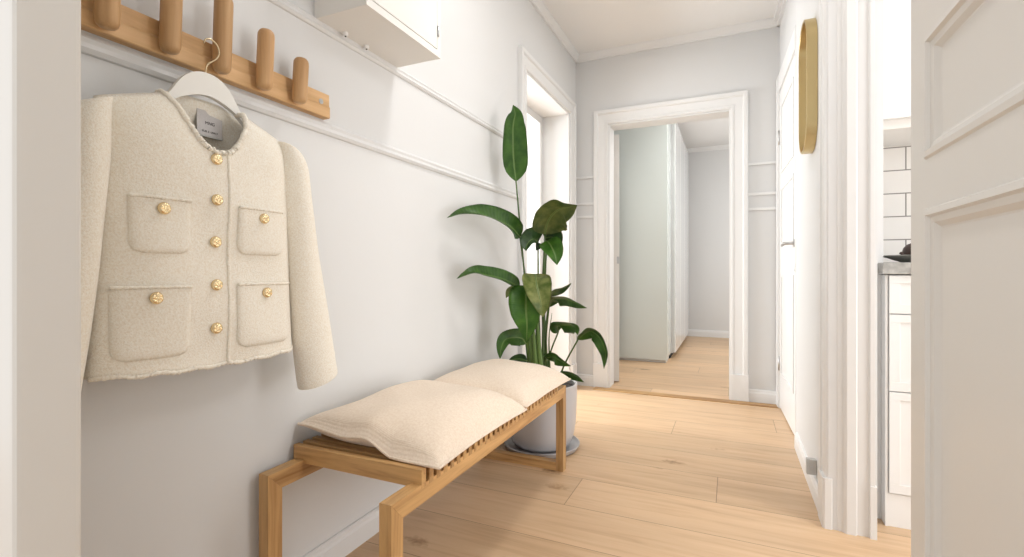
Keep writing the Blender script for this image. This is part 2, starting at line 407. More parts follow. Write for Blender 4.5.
# door_2: closet door in the skewed stretch, with casing, panels, lever handle and hinges
D2a, D2b = 3.20, 3.93
bm = bmesh.new(); sprism(bm, D2a, D2b, .01, 2.24, 0, .012)
for z0, z1 in ((.25, .95), (1.15, 1.55), (1.65, 2.12)):
    for q in ((D2a+.12, D2b-.12, z0, z0+.02), (D2a+.12, D2b-.12, z1-.02, z1), (D2a+.10, D2a+.12, z0, z1), (D2b-.12, D2b-.10, z0, z1)):
        sprism(bm, *q, .011, .018)
d2 = struct('door_2', bm, M['trim'])
for z in (.27, 1.87): put('hinge', T([(skew(D2b)-.016, D2b+.005, z), (skew(D2b)-.016, D2b+.005, z+.10)], .010), M['steel'], d2, True)
hy = D2a+.055; hx = skew(hy)-.012
bm = T([(hx, hy, 1.135), (hx-.008, hy, 1.135)], .024, n=20)
tube(bm, [(hx-.004, hy, 1.135), (hx-.045, hy, 1.135), (hx-.055, hy+.01, 1.135), (hx-.056, hy+.03, 1.134), (hx-.056, hy+.12, 1.128)], [.009,.009,.010,.010,.008], n=12)
put('door_handle', bm, M['steel'], d2, True, .7)
put('keyhole_plate', T([(hx, hy, .99), (hx-.006, hy, .99)], .02, n=20), M['trim'], d2, True, .7)
put('floor_catch', sprism(bmesh.new(), 3.163, 3.19, .10, .17, 0, .02), M['grey'], d2)
bm = bmesh.new()
sprism(bm, D2b, 4.03, 0, 2.36, 0, .026); sprism(bm, D2a-.035, D2a, 0, 2.36, 0, .022); sprism(bm, D2a, D2b, 2.241, 2.36, 0, .0225)
struct('trim_14', bm, M['trim'])

# door_3: the panelled leaf standing open along the right side, close to the camera
XF = .29                               # its face towards the hall
def leaf_panel(bm, y0, y1, z0, z1):
    # raised moulding round a sunk panel: nested profile rings
    prof = [(0, 0.0), (.003, -.004), (.012, -.005), (.015, .001), (.024, .003), (.031, .010), (.034, .011)]
    rings = []
    for ins, dx in prof:
        rings.append([bm.verts.new((XF+dx, y, z)) for y, z in ((y0+ins, z0+ins), (y1-ins, z0+ins), (y1-ins, z1-ins), (y0+ins, z1-ins))])
    for a, b in zip(rings, rings[1:]):
        for k in range(4): bm.faces.new((a[k], a[(k+1)%4], b[(k+1)%4], b[k]))
    bm.faces.new(rings[-1])
LY0, LY1, PY0, PY1 = .12, 1.072, .23, 1.000
zs = [.01, .20, 1.072, 1.152, 1.352, 1.46, 2.05, 2.2]
bm = bmesh.new()
def strip(y0, y1, z0, z1): bm.faces.new([bm.verts.new((XF, y, z)) for y, z in ((y0,z0),(y1,z0),(y1,z1),(y0,z1))])
strip(LY0, PY0, .01, 2.2); strip(PY1, LY1, .01, 2.2)
for z0, z1 in ((.01,.20), (1.072,1.152), (1.352,1.46), (2.05,2.2)): strip(PY0, PY1, z0, z1)
for z0, z1 in ((.20,1.072), (1.152,1.352), (1.46,2.05)): leaf_panel(bm, PY0, PY1, z0, z1)
# back, edges
for q in (((XF,LY1,.01),(XF+.04,LY1,.01),(XF+.04,LY1,2.2),(XF,LY1,2.2)), ((XF,LY0,.01),(XF+.04,LY0,.01),(XF+.04,LY0,2.2),(XF,LY0,2.2)),
          ((XF+.04,LY0,.01),(XF+.04,LY1,.01),(XF+.04,LY1,2.2),(XF+.04,LY0,2.2)), ((XF,LY0,2.2),(XF,LY1,2.2),(XF+.04,LY1,2.2),(XF+.04,LY0,2.2)), ((XF,LY0,.01),(XF,LY1,.01),(XF+.04,LY1,.01),(XF+.04,LY0,.01))):
    bm.faces.new([bm.verts.new(p) for p in q])
bmesh.ops.remove_doubles(bm, verts=bm.verts, dist=.0002)
struct('door_3', bm, M['door'])

# ------------------------------------------------------------------ coat rack
rk = thing('coat_rack', 'long oak wall rack with five rounded wooden pegs, screwed above the cream jacket', 'coat rack', (XL, .815, 1.465))
pf = [(XL+.001,1.466),(XL+.026,1.466),(XL+.028,1.468),(XL+.028,1.500),(XL+.0245,1.506),(XL+.0245,1.541),(XL+.0225,1.543),(XL+.001,1.543)]
board = put('board', prism(bmesh.new(), pf, 1, .43, 1.200), M['rackY'], rk)
def screw(y, z):
    bm = T([(XL+.0235, y, z), (XL+.0265, y, z)], .0085, n=16); tube(bm, [(XL+.0265,y,z),(XL+.0275,y,z)], .0025, n=6); return bm
put('screw', screw(1.165, 1.512), M['steel'], rk, True, .6)
put('screw', screw(.462, 1.512), M['steel'], rk, True, .6)
for y, zt in ((.570, 1.675), (.693, 1.670), (.816, 1.660), (.938, 1.630), (1.057, 1.600)):
    z0 = 1.468; r = .0215; n = 12; pts = []; rr = []
    L = zt - z0
    prof = [(0,.45),(.002,.68),(.006,.86),(.012,.97),(.02,1)]
    ss = [p for p, _ in prof] + [L*.5] + [L-p for p, _ in reversed(prof)]
    rs = [q for _, q in prof] + [1] + [q for _, q in reversed(prof)]
    for s, q in zip(ss, rs): pts.append((XL+.049+.010*s/L, y, z0+s)); rr.append(r*q)
    put('peg', T(pts, rr, n=20), M['rackZ'], rk, True)
    # dowel that joins the peg to the board belongs to the board

# ------------------------------------------------------------------ jacket on hanger
JY, JX = .740, -1.132
HW = [(.74,.226),(.85,.221),(.95,.216),(1.1,.211),(1.2,.207),(1.28,.204),(1.36,.202)]
def hw(z): return lerp_tab(HW, z)
def shoulder(y):
    a = abs(y); return 1.357 - max(0., a-.085)*.36 if a > .085 else 1.357
def fold(y, z): return .004*math.sin(y*38+z*6)*max(0, (1.25-z)) + .003*math.sin(z*23+y*17)
def Xf(y, z):
    u = min(.999, abs(y)/hw(z)); t = max(0., min(1., (z-1.10)/(shoulder(y)-1.10)))
    return JX + .010 + .06*y + (.058*(1-u**4.5)**.5)*max(.05, (1-t**5))**.6 + fold(y, z)*(1-u**2)
def Xb(y, z):
    u = min(.999, abs(y)/hw(z)); t = max(0., min(1., (z-1.10)/(shoulder(y)-1.10)))
    return JX - .004 + .06*y - .036*(1-u**2.8)**.55*max(.12, (1-t**3.2))**.6
NB, NTOP = .088, 1.240
def ftop(y): return NTOP+(1.357-NTOP)*(abs(y+.0)/NB)**2.3 if abs(y) < NB else shoulder(y)
def btop(y): return 1.357+.020*(1-(y/NB)**4) if abs(y) < NB else shoulder(y)
def hem(y): return .757 + .16*y*y + .002*math.sin(y*90)
jk = thing('jacket', 'cream boucle jacket with gold buttons and four patch pockets, hanging on a white hanger', 'jacket', (JX, JY, .757))
bm = bmesh.new(); NU, NV = 88, 60
fr, bk = [], []
for i in range(NU+1):
    u = -1 + 2*i/NU; cf, cb = [], []
    for j in range(NV+1):
        v = j/NV
        yt = u*.202; z1 = ftop(yt); z0 = hem(u*.224); z = z0+(z1-z0)*v; y = u*hw(z)
        cf.append(bm.verts.new((Xf(y, z) if abs(u) < 1 else JX+.003+.06*y, JY+y, z)))
        z1 = btop(yt); z = z0+(z1-z0)*v; y = u*hw(z)
        cb.append(bm.verts.new((Xb(y, z) if abs(u) < 1 else JX+.003+.06*y, JY+y, z)))
    fr.append(cf); bk.append(cb)
for g in (fr, bk):
    for i in range(NU):
        for j in range(NV): bm.faces.new((g[i][j], g[i+1][j], g[i+1][j+1], g[i][j+1]))
bmesh.ops.remove_doubles(bm, verts=bm.verts, dist=.0003)
bd = put('body', bm, M['boucle'], jk, True)
md = bd.modifiers.new('thick', 'SOLIDIFY'); md.thickness = .004; md.offset = 0
# boucle trims
def fuzzy(pts, r, seedv, n=8, amp=.28):
    rnd = random.Random(seedv); P = catmull(pts, 6)
    return T([p+Vector((rnd.uniform(-1,1), rnd.uniform(-1,1), rnd.uniform(-1,1)))*r*.16 for p in P], [r*(1+rnd.uniform(-amp, amp)) for _ in P], n=n)
pts = []
for k in range(21):
    y = -NB + 2*NB*k/20; z = ftop(y*.999); pts.append((Xf(y, z)+.002, JY+y, z+.001))
pts = [(Xb(-NB, 1.355)+.01, JY-NB, 1.359)] + pts + [(Xb(NB, 1.355)+.01, JY+NB, 1.359)]
put('neck_trim', fuzzy(pts, .0062, 1), M['boucle'], jk, True)
PYO = .021
pts = [(Xf(PYO, z)+.002, JY+PYO, z) for z in [ftop(PYO)-.002-(ftop(PYO)-.762)*k/16 for k in range(17)]]
put('placket_trim', fuzzy(pts, .0042, 2, amp=.15), M['boucle'], jk, True)
pts = []
for k in range(33):
    u = -.985+1.97*k/32; z = hem(u*.224); y = u*hw(z); pts.append((Xf(y, z)+.001, JY+y, z))
put('hem_trim', fuzzy(pts, .0048, 3), M['boucle'], jk, True)
# sleeves
SEC = [(.188,1.306,.004,.012),(.199,1.307,.016,.024),(.213,1.302,.029,.036),(.223,1.284,.036,.044),(.229,1.25,.040,.050),(.233,1.18,.043,.052),(.243,1.10,.046,.053),(.256,1.00,.049,.052),(.271,.90,.052,.051),(.287,.80,.055,.050),(.304,.70,.058,.049),(.311,.664,.059,.048),(.3115,.661,.056,.045)]
def sleeve(sg):
    bm = bmesh.new(); rings = []; n = 28
    P = catmull([(a, z, 0) for a, z, _, _ in SEC], 4); Rr = catmull([(p, q, 0) for _, _, p, q in SEC], 4)
    for i, (p, r) in enumerate(zip(P, Rr)):
        rg = []
        for k in range(n):
            an = 2*PI*k/n
            wr = 1+.03*math.sin(3*an+p.y*14)*(p.y < 1.2)
            dy = math.cos(an)*r.x*wr; dx = math.sin(an)*r.y*wr
            zz = p.y + (.35*dy*max(0,(.9-p.y)/.25) if p.y < .9 else -.42*dy*max(0, min(1, (p.y-1.1)/.2)))
            rg.append(bm.verts.new((JX+.020+.06*sg*p.x+.016*(1.3-p.y)+dx, JY+sg*(p.x+dy), zz)))
        rings.append(rg)
    for a, b in zip(rings, rings[1:]):
        for k in range(n): bm.faces.new((a[k], a[(k+1)%n], b[(k+1)%n], b[k]))
    bm.faces.new(rings[0])
    # turn the cuff back inside
    last = rings[-1]; c = sum((v.co for v in last), Vector())/n
    inn = [bm.verts.new(c+(v.co-c)*.9+Vector((0,0,.06))) for v in last]
    for k in range(n): bm.faces.new((last[k], last[(k+1)%n], inn[(k+1)%n], inn[k]))
    bm.faces.new(inn)
    return bm
for sg in (-1, 1): put('sleeve', sleeve(sg), M['boucle'], jk, True)
# buttons
def button(y, z, x, r=.0130):
    bm = bmesh.new(); n = 24
    prof = [(0,.0075),(.25,.0085),(.45,.006),(.62,.0078),(.8,.0065),(.93,.0045),(1,.002),(.96,-.001),(.5,-.001)]
    rings = []
    for q, h in prof:
        rings.append([bm.verts.new((x+h+(.0012*math.sin(6*2*PI*k/n+q*5) if .2 < q < .9 else 0), y+q*r*math.cos(2*PI*k/n), z+q*r*math.sin(2*PI*k/n))) for k in range(n)])
    for a, b in zip(rings, rings[1:]):
        for k in range(n): bm.faces.new((a[k], a[(k+1)%n], b[(k+1)%n], b[k]))
    bm.faces.new(rings[-1]); bmesh.ops.remove_doubles(bm, verts=bm.verts, dist=.0001)
    return bm
for z in (1.224, 1.132, 1.037, .940, .842): put('button', button(JY-.009, z, Xf(-.009, z)+.003), M['gold_button'], jk, True)
# patch pockets
def pocket(y0, y1, z0, z1):
    bm = bmesh.new(); n, m_ = 22, 20; r = .024; g = []
    for i in range(-1, n+2):
        row = []
        for j in range(-1, m_+2):
            a, b = min(n, max(0, i))/n, min(m_, max(0, j))/m_
            z = z0+(z1-z0)*b; ins = 0; zc = z0+r
            if z < zc: t = (zc-z)/r; ins = r*(1-math.sqrt(max(0, 1-t*t)))*.9
            y = y0+ins+(y1-y0-2*ins)*a
            out = i in (-1, n+1) or j in (-1, m_+1)
            ed = min(a, 1-a, b)*2
            row.append(bm.verts.new((Xf(y, z)+(-.004 if out else .005+.004*min(1, ed*6)**.5), JY+y, z)))
        g.append(row)
    for i in range(n+2):
        for j in range(m_+2): bm.faces.new((g[i][j], g[i+1][j], g[i+1][j+1], g[i][j+1]))
    bmesh.ops.remove_doubles(bm, verts=bm.verts, dist=.0002)
    return bm
for a, b, z0, z1 in ((-.174,-.064,1.008,1.122), (.040,.166,1.010,1.122), (-.201,-.066,.792,.938), (.038,.190,.790,.940)):
    pk = put('pocket', pocket(a, b, z0, z1), M['boucle'], jk, True)
    yc = (a+b)/2; zb = z1-.022
    pts = [(Xf(a+(b-a)*k/8, z1)+.009, JY+a+(b-a)*k/8, z1) for k in range(9)]
    put('pocket_trim', fuzzy(pts, .0036, a, amp=.2), M['boucle'], pk, True)
    put('button', button(JY+yc, zb, Xf(yc, zb)+.010, .0128), M['gold_button'], pk, True)
# neck label (inside the back)
ly0, ly1, lz0, lz1 = .000, .062, 1.296, 1.354
lx = JX-.006
LBX = JX - .012
lab = put('neck_label', B(LBX-.001, LBX+.001, JY+ly0, JY+ly1, lz0, lz1), M['tag'], jk)
lab['label'] = 'grey woven label with small dark lettering'
def text_part(txt, size, y, z, x, parent):
    cu = bpy.data.curves.new('lettering', 'FONT'); cu.body = txt; cu.size = size; cu.align_x = 'CENTER'; cu.align_y = 'CENTER'; cu.extrude = .0002
    tmp = bpy.data.objects.new('tmp', cu); COL.objects.link(tmp)
    me = bpy.data.meshes.new_from_object(tmp.evaluated_get(bpy.context.evaluated_depsgraph_get()))
    bpy.data.objects.remove(tmp)
    me.transform(Matrix(((0,0,1,x),(1,0,0,y),(0,1,0,z),(0,0,0,1))))
    wl = Vector(parent.location)+Vector(parent.parent.location if parent.parent else (0,0,0))
    me.transform(Matrix.Translation(-wl)); me.materials.clear(); me.materials.append(M['ink'])
    o = bpy.data.objects.new('lettering', me); COL.objects.link(o); o.parent = parent
text_part('MNG', .0105, JY+.031, 1.325, LBX+.0014, lab)
text_part('EUR S  USA S', .0068, JY+.031, 1.305, LBX+.0014, lab)
put('label_hem', B(LBX-.001, LBX+.0016, JY+ly0-.001, JY+ly1+.001, lz0-.004, lz0), M['grey'], lab)

# hanger
hg = thing('clothes_hanger', 'white wooden hanger with a wire hook, carrying the cream jacket', 'hanger', (JX, JY, 1.36))
HO = .014
up = catmull([(-.165,1.308,0),(-.12,1.330,0),(-.088,1.362,0),(-.055,1.412,0),(-.022,1.434,0),(.018,1.434,0),(.050,1.412,0),(.083,1.362,0),(.12,1.330,0),(.165,1.308,0)], 5)
lo = catmull([(.165,1.299,0),(.11,1.322,0),(.06,1.364,0),(0,1.384,0),(-.06,1.364,0),(-.11,1.322,0),(-.165,1.299,0)], 6)
bm = prism(bmesh.new(), [(JY+HO+p.x, p.y) for p in up+lo], 0, JX-.004, JX+.009)
es = [e for e in bm.edges if abs(e.verts[0].co.x-e.verts[1].co.x) < 1e-6]
bmesh.ops.bevel(bm, geom=es, offset=.003, segments=2, affect='EDGES')
for v in bm.verts: v.co.x += .06*(v.co.y-JY)
put('hanger_body', bm, M['hanger'], hg, True, .9)
hk = catmull([(JX+.002,JY+HO-y0,z) for y0,z in ((.002,1.425),(.002,1.445),(-.004,1.462),(-.024,1.482),(-.031,1.499),(-.025,1.516),(-.010,1.523),(.002,1.518),(.006,1.508))], 6)
put('hook', T(hk, .0019, n=8), M['hook_wire'], hg, True)

# ------------------------------------------------------------------ wall cabinet
cb = thing('wall_cabinet', 'small cream wall cabinet with a flush door, high on the left wall', 'cabinet', (XL, 1.365, 1.776))
CX = -1.002
bm = bmesh.new(); box(bm, XL+.001, CX-.018, 1.160, 1.572, 1.776, 2.24, bev=.002)
put('body', bm, M['cream'], cb)
fr_ = bmesh.new()
for a in ((1.160,1.572,1.776,1.800), (1.160,1.572,2.216,2.24), (1.160,1.184,1.800,2.216), (1.548,1.572,1.800,2.216)): box(fr_, CX-.018, CX, a[0], a[1], a[2], a[3])
put('face_frame', fr_, M['cream'], cb)
dr = put('door', B(CX-.018, CX+.001, 1.1865, 1.5455, 1.8025, 2.2135, bev=.002), M['cream'], cb)
put('hinge', T([(CX+.002,1.552,1.85),(CX+.002,1.552,1.89)], .004), M['steel'], dr, True)
put('door_knob', lathe(bmesh.new(), [(.004,0),(.004,.012),(.011,.017),(.012,.022),(.008,.027),(.0,.028)], (0,0,0), 16), M['steel'], dr, True).matrix_local = Matrix.Translation((CX-XL, -.155, .25)) @ Matrix.Rotation(PI/2, 4, 'Y')
for y in (1.268, 1.372):
    c = put('cable_clip', T([(XL+.030,y,1.777),(XL+.030,y,1.768),(XL+.030,y,1.764)], [.009,.009,.006], n=14), M['white'], cb, True, .7)
    put('screw', T([(XL+.030,y,1.765),(XL+.030,y,1.762)], .003, n=8), M['dark'], c)

# ------------------------------------------------------------------ bench
bx0, bx1, by0, by1, bz = -1.192, -.740, .943, 2.296, .410
LW, LD, RT = .036, .046, .050        # leg width (X), depth (Y), rail height
bn = thing('bench', 'slatted oak bench with mitred square legs, along the left wall under the jacket', 'bench', (-.97, 1.62, 0))
for x in (bx0, bx1-LW):
    # rail and legs mitred at 45 degrees
    put('rail', prism(bmesh.new(), [(by0, bz), (by1, bz), (by1-LD, bz-RT), (by0+LD, bz-RT)], 0, x, x+LW), M['oakY'], bn)
    put('leg', prism(bmesh.new(), [(by0, bz-.0006), (by0+LD, bz-RT-.0006), (by0+LD, 0), (by0, 0)], 0, x, x+LW), M['oakZ'], bn)
    put('leg', prism(bmesh.new(), [(by1, bz-.0006), (by1, 0), (by1-LD, 0), (by1-LD, bz-RT-.0006)], 0, x, x+LW), M['oakZ'], bn)
for y in (by0, by1-LD):
    put('cross_rail', B(bx0+LW, bx1-LW, y+.002, y+LD-.002, .0, .040, bev=.0015), M['oakX'], bn)
ns = 31; pitch = (2.172-1.068-.021)/(ns-1)
for k in range(ns):
    y = 1.068+k*pitch
    put('slat', B(bx0-.010, bx1+.0012, y, y+.0205, .399, .449, bev=.0012, seg=1), M['oakX'], bn)

# ------------------------------------------------------------------ cushions
def cushion(x0, x1, y0, y1, z0, Tk, skewv, lift, seedv, lump):
    bm = bmesh.new(); n = 56; g = {}
    rnd = random.Random(seedv); ph = [rnd.uniform(0, 6.28) for _ in range(8)]
    for side in (0, 1):
        for i in range(n+1):
            for j in range(n+1):
                u = -1+2*i/n; v = -1+2*j/n
                e = max(0, (1-abs(u)**3.2)*(1-abs(v)**3.2))
                # sides draw in a little between the corners
                pu = u*(1-.05*(1-v*v)); pv = v*(1-.012*(1-u*u))
                x = (x0+x1)/2+pu*(x1-x0)/2; y = (y0+y1)/2+pv*(y1-y0)/2 + skewv*(u*-.5)
                wob = .006*math.sin(3.1*u+ph[0])*math.sin(2.7*v+ph[1]) + .003*math.sin(7*u+ph[2]+3*v)*math.cos(6*v+ph[3])
                lf = lift(u, v)
                top = Tk*e**.47 + wob*e
                if side: z = z0+.006+lf+top*(.92+lump(u, v))
                else: z = z0+.0035+lf*(1.0)*max(0,1-e*2.2)+ (0 if e > 0 else 0.0025)
                g[side, i, j] = bm.verts.new((x, y, z))
        for i in range(n):
            for j in range(n): bm.faces.new((g[side,i,j], g[side,i+1,j], g[side,i+1,j+1], g[side,i,j+1]))
    bd_ = [(i,0) for i in range(n)]+[(n,j) for j in range(n)]+[(i,n) for i in range(n,0,-1)]+[(0,j) for j in range(n,0,-1)]
    for (a, b), (c, d) in zip(bd_, bd_[1:]+bd_[:1]): bm.faces.new((g[0,a,b], g[0,c,d], g[1,c,d], g[1,a,b]))
    pts = [(g[0,a,b].co+g[1,a,b].co)/2 for a, b in bd_]
    return bm, pts
def near_lift(u, v):          # the near edge buckles upwards towards the wall and in one fold
    q = max(0, min(1, (-v-.35)/.65))
    return q*q*(  .050*max(0, min(1, (-u+.35)/1.15))**.8 + .022*math.exp(-((u-.02)/.22)**2)) 
bm, pts = cushion(-1.206, -.696, 1.088, 1.684, .449, .116, .006, near_lift, 3, lambda u, v: .1*math.exp(-((u+.45)**2+(v-.2)**2)/.5))
c1 = tag(put('cushion', bm, M['cushion'], None, True), 'beige linen bench cushion nearest the camera, with a buckled near edge', 'cushion', 'bench cushions')
put('piping', tube(bmesh.new(), pts+pts[:1], .0042, n=6, cap=False), M['cushion'], c1, True)
bm, pts = cushion(-1.200, -.702, 1.694, 2.245, .449, .098, .0, lambda u, v: .012*max(0, -v-.5), 5, lambda u, v: .12*math.exp(-((u+.2)**2+(v-.3)**2)/.4))
c2 = tag(put('cushion', bm, M['cushion'], None, True), 'beige linen bench cushion at the far end, beside the plant pot', 'cushion', 'bench cushions')
put('piping', tube(bmesh.new(), pts+pts[:1], .0042, n=6, cap=False), M['cushion'], c2, True)

# ------------------------------------------------------------------ potted plant
PC = (-.958, 2.535, 0)
sc_ = put('saucer', lathe(bmesh.new(), [(.0,.002),(.185,.0),(.196,.003),(.206,.018),(.210,.030),(.204,.032),(.196,.020),(.182,.010),(.0,.010)], PC), M['saucer'], None, True, .8)
tag(sc_, 'round grey saucer on the floor under the large plant pot', 'saucer')
pl = thing('potted_plant', 'tall bird of paradise plant with broad green leaves in a pale grey pot', 'plant', (PC[0], PC[1], .0105))
pot = put('pot', lathe(bmesh.new(), [(.0,.0115),(.120,.0115),(.142,.018),(.162,.040),(.178,.085),(.188,.15),(.194,.25),(.196,.345),(.196,.357),(.190,.360),(.182,.354),(.180,.30),(.0,.30)], PC), M['pot'], pl, True, .8)
put('soil', lathe(bmesh.new(), [(.0,.338),(.10,.340),(.179,.332),(.179,.31),(.0,.31)], PC), M['soil'], pl, True)
LP = [(0,.10),(.04,.45),(.1,.76),(.18,.94),(.28,1),(.42,.99),(.58,.86),(.74,.62),(.88,.33),(.96,.13),(1,.02)]
def leaf(mid, width, ang, m, seedv=0, fold=.25, prof=None, curl=0., name='leaf'):
    """mid: (px,py,Y) list along the midrib from base to tip; width: full width; ang: how far the blade turns out of the view plane (start,end)"""
    rnd = random.Random(seedv); P = catmull([at(*p) for p in mid], 8); n = len(P); W = 10
    bm = bmesh.new(); uvl = bm.loops.layers.uv.new('UVMap'); rows = []; uvs = {}
    fwd = Vector((-sn, cs, 0)); prev = None
    for i, p in enumerate(P):
        t = (P[min(i+1, n-1)]-P[max(i-1, 0)]).normalized(); s = i/(n-1)
        e1 = t.cross(fwd)
        e1 = e1.normalized() if e1.length > .15 else prev
        if prev is not None and e1.dot(prev) < 0: e1 = -e1
        prev = e1
        e2 = t.cross(e1).normalized()
        a = ang[0]+(ang[1]-ang[0])*s
        side = e1*math.cos(a)+e2*math.sin(a); nor = t.cross(side).normalized()
        w = width*.5*(lerp_tab(prof, s) if prof else lerp_tab(LP, s))
        row = []
        for k in range(W+1):
            q = -1+2*k/W
            dv = side*q*w*math.cos(fold*abs(q)) + nor*(abs(q)**1.2*w*math.sin(fold)+curl*w*q*q*q+.035*w*math.sin(9*s+4*q+seedv)*abs(q))
            v = bm.verts.new(p+dv); uvs[v] = ((q+1)/2, s); row.append(v)
        rows.append(row)
    for a, b in zip(rows, rows[1:]):
        for k in range(W):
            f = bm.faces.new((a[k], a[k+1], b[k+1], b[k]))
            for l in f.loops: l[uvl].uv = uvs[l.vert]
    # keep normals consistent, give the blade a real thickness
    bmesh.ops.solidify(bm, geom=bm.faces[:], thickness=.0012)
    o = put(name, bm, M[m], pl, True)
    put('midrib', T([p for p in P[:-2]], [.0032*(1-.75*i/n) for i in range(n-2)], n=6), M['stem_light'], o, True)
    return P[0]
def stem(pts, r0, r1, m='stem'):
    P = catmull(pts, 7); put('stem', T(P, [r0+(r1-r0)*i/(len(P)-1) for i in range(len(P))], n=8), M[m], pl, True)
Z0 = .335
def root(dx, dy): return (PC[0]+dx, PC[1]+dy, Z0)
LV = [
 # midrib (base..tip), width, angle, material, stem root, stem via, fold
 ([(516,181,2.44),(514,165,2.44),(513,148,2.44),(513,126,2.43),(515,114,2.43),(513,105,2.42)], .165, (.25,.5), 'leaf', (-.03,-.02), (524,270,2.5), .45),
 ([(520,237,2.42),(512,228,2.36),(500,221,2.24),(482,215,2.06),(462,214,1.93),(447,218,1.86)], .140, (.45,1.2), 'leaf', (-.05,-.03), (529,300,2.5), .45),
 ([(545,234,2.42),(547,224,2.40),(552,215,2.37),(560,209,2.34),(569,207,2.31),(577,205,2.28)], .215, (.25,.75), 'leaf_olive', (.02,0), (542,280,2.5), .45),
 ([(538,243,2.50),(534,239,2.44),(528,243,2.38),(526,251,2.34)], .13, (.5,.4), 'leaf_dark', (-.01,.02), (538,290,2.52), .3),
 ([(545,238,2.52),(552,237,2.50),(557,241,2.46),(559,251,2.42)], .15, (.4,.6), 'leaf_dark', (.03,.03), (543,290,2.54), .3),
 ([(547,241,2.40),(551,246,2.37),(555,255,2.34),(557,265,2.32)], .120, (-.15,-.1), 'leaf_bright', (.01,-.02), (544,290,2.5), .3),
 ([(519,288,2.40),(512,283,2.32),(500,278,2.20),(486,275,2.08),(474,273,2.0),(464,276,1.96),(456.5,279,1.93)], .100, (.6,1.3), 'leaf', (-.05,-.01), (527,320,2.5), .5),
 ([(527,286,2.36),(526,296,2.30),(526,310,2.26),(527,325,2.25),(526.5,341,2.26)], .180, (.05,.12), 'leaf_bright', (-.02,-.05), (530,320,2.46), .25),
 ([(535,274,2.38),(536,281,2.32),(538,291,2.28),(541,304,2.26),(543,317,2.27)], .155, (-.1,-.2), 'leaf_yellow', (0,-.05), (536,320,2.46), .3),
 ([(550,296,2.55),(556,291,2.50),(563,288,2.46),(571.5,283,2.40)], .062, (.7,.7), 'leaf', (.03,.03), (544,330,2.55), .4),
 ([(549,307,2.48),(553,300,2.44),(559,299,2.40),(568,300,2.34),(578,304,2.28),(587,308,2.22)], .085, (.7,.85), 'leaf', (.03,0), (546,330,2.5), .4),
 ([(558.5,331,2.50),(557,326,2.47),(562,325,2.44),(571,326,2.40),(577,329,2.36),(578,335,2.34)], .100, (.6,.8), 'leaf', (.05,0), (549,352,2.52), .35),
 ([(578,339.5,2.46),(584,334,2.44),(591,331.5,2.42),(599,337,2.40),(605,350,2.38),(605.5,360,2.38),(604,369,2.37)], .088, (.5,1.1), 'leaf', (.09,-.01), (566,360,2.5), .45),
 ([(526,344,2.36),(522,338.5,2.34),(514,337.5,2.30),(505,340,2.26),(501,349,2.23),(500,359,2.22)], .095, (.3,.25), 'leaf', (-.07,-.05), (528,358,2.44), .3),
 ([(546,358,2.40),(553,357,2.36),(561,361,2.33),(571,366,2.30)], .075, (.5,.6), 'leaf', (.05,-.06), (543,368,2.44), .3),
 ([(561,373,2.44),(569,374,2.40),(577,377,2.36),(584,382,2.33)], .06, (.5,.7), 'leaf', (.09,-.04), (555,378,2.46), .3),
 ([(527,361,2.42),(521,359,2.40),(514,359.5,2.38),(508,362,2.36)], .06, (.9,.9), 'leaf_dark', (-.08,.0), (531,366,2.46), .3),
 ([(521,297,2.46),(516,292,2.44),(510,292,2.42),(506,298,2.41)], .07, (.6,.6), 'leaf_olive', (-.06,.02), (528,330,2.5), .3),
]
for k, (mid, w, ang, m, rt, via, fo) in enumerate(LV):
    b = leaf(mid, w, ang, m, k, fo)
    stem([root(*rt), (at(*via)+Vector(root(*rt)))/2*.35+at(*via)*.65, b], .0075 if k < 9 else .0055, .0042, 'stem')
# sheathed pale stems at the heart of the plant, and a furled spear
for dx, dy, px, py in ((-.02,-.06,529,318), (.0,-.07,533,322), (.02,-.05,537,318), (-.035,-.03,526,330)):
    p = at(px, py, 2.44); r = Vector(root(dx, dy)); put('stem', T(catmull([r, r.lerp(p, .5), p], 5), [.017,.0165,.016,.015,.014,.013,.012,.011,.009,.007,.004], n=10), M['stem_light'], pl, True)
stem([root(.045,.02), at(549,340,2.5), at(552,313,2.46)], .006, .0012)

# ------------------------------------------------------------------ wall mirror (pill-shaped, brass)
mr_ = thing('wall_mirror', 'pill-shaped wall mirror with a deep brass frame, seen almost edge-on', 'mirror', (XR, 2.53, 1.78))
MY0, MY1, MZ0, MZ1 = 2.400, 2.665, 1.502, 2.085
def pill(ins, n=14):
    y0, y1, z0, z1 = MY0+ins, MY1-ins, MZ0+ins, MZ1-ins; r = (y1-y0)*.46; out = []
    for cy, cz, a0 in ((y1-r, z1-r, 0), (y0+r, z1-r, PI/2), (y0+r, z0+r, PI), (y1-r, z0+r, 1.5*PI)):
        for k in range(n+1): a = a0+PI/2*k/n; out.append((cy+r*math.cos(a), cz+r*math.sin(a)))
    return out
bm = bmesh.new(); rings = []
for ins, x in ((0, XR-.001), (0, XR-.040), (.002, XR-.042), (.008, XR-.042), (.010, XR-.040), (.010, XR-.012), (.010, XR-.001)):
    rings.append([bm.verts.new((x, y, z)) for y, z in pill(ins)])
n = len(rings[0])
for a, b in zip(rings, rings[1:]+rings[:1]):
    for k in range(n): bm.faces.new((a[k], a[(k+1)%n], b[(k+1)%n], b[k]))
put('frame', bm, M['brass'], mr_, True, .6)
put('mirror_glass', prism(bmesh.new(), pill(.0105), 0, XR-.012, XR-.006), M['mirror'], mr_)

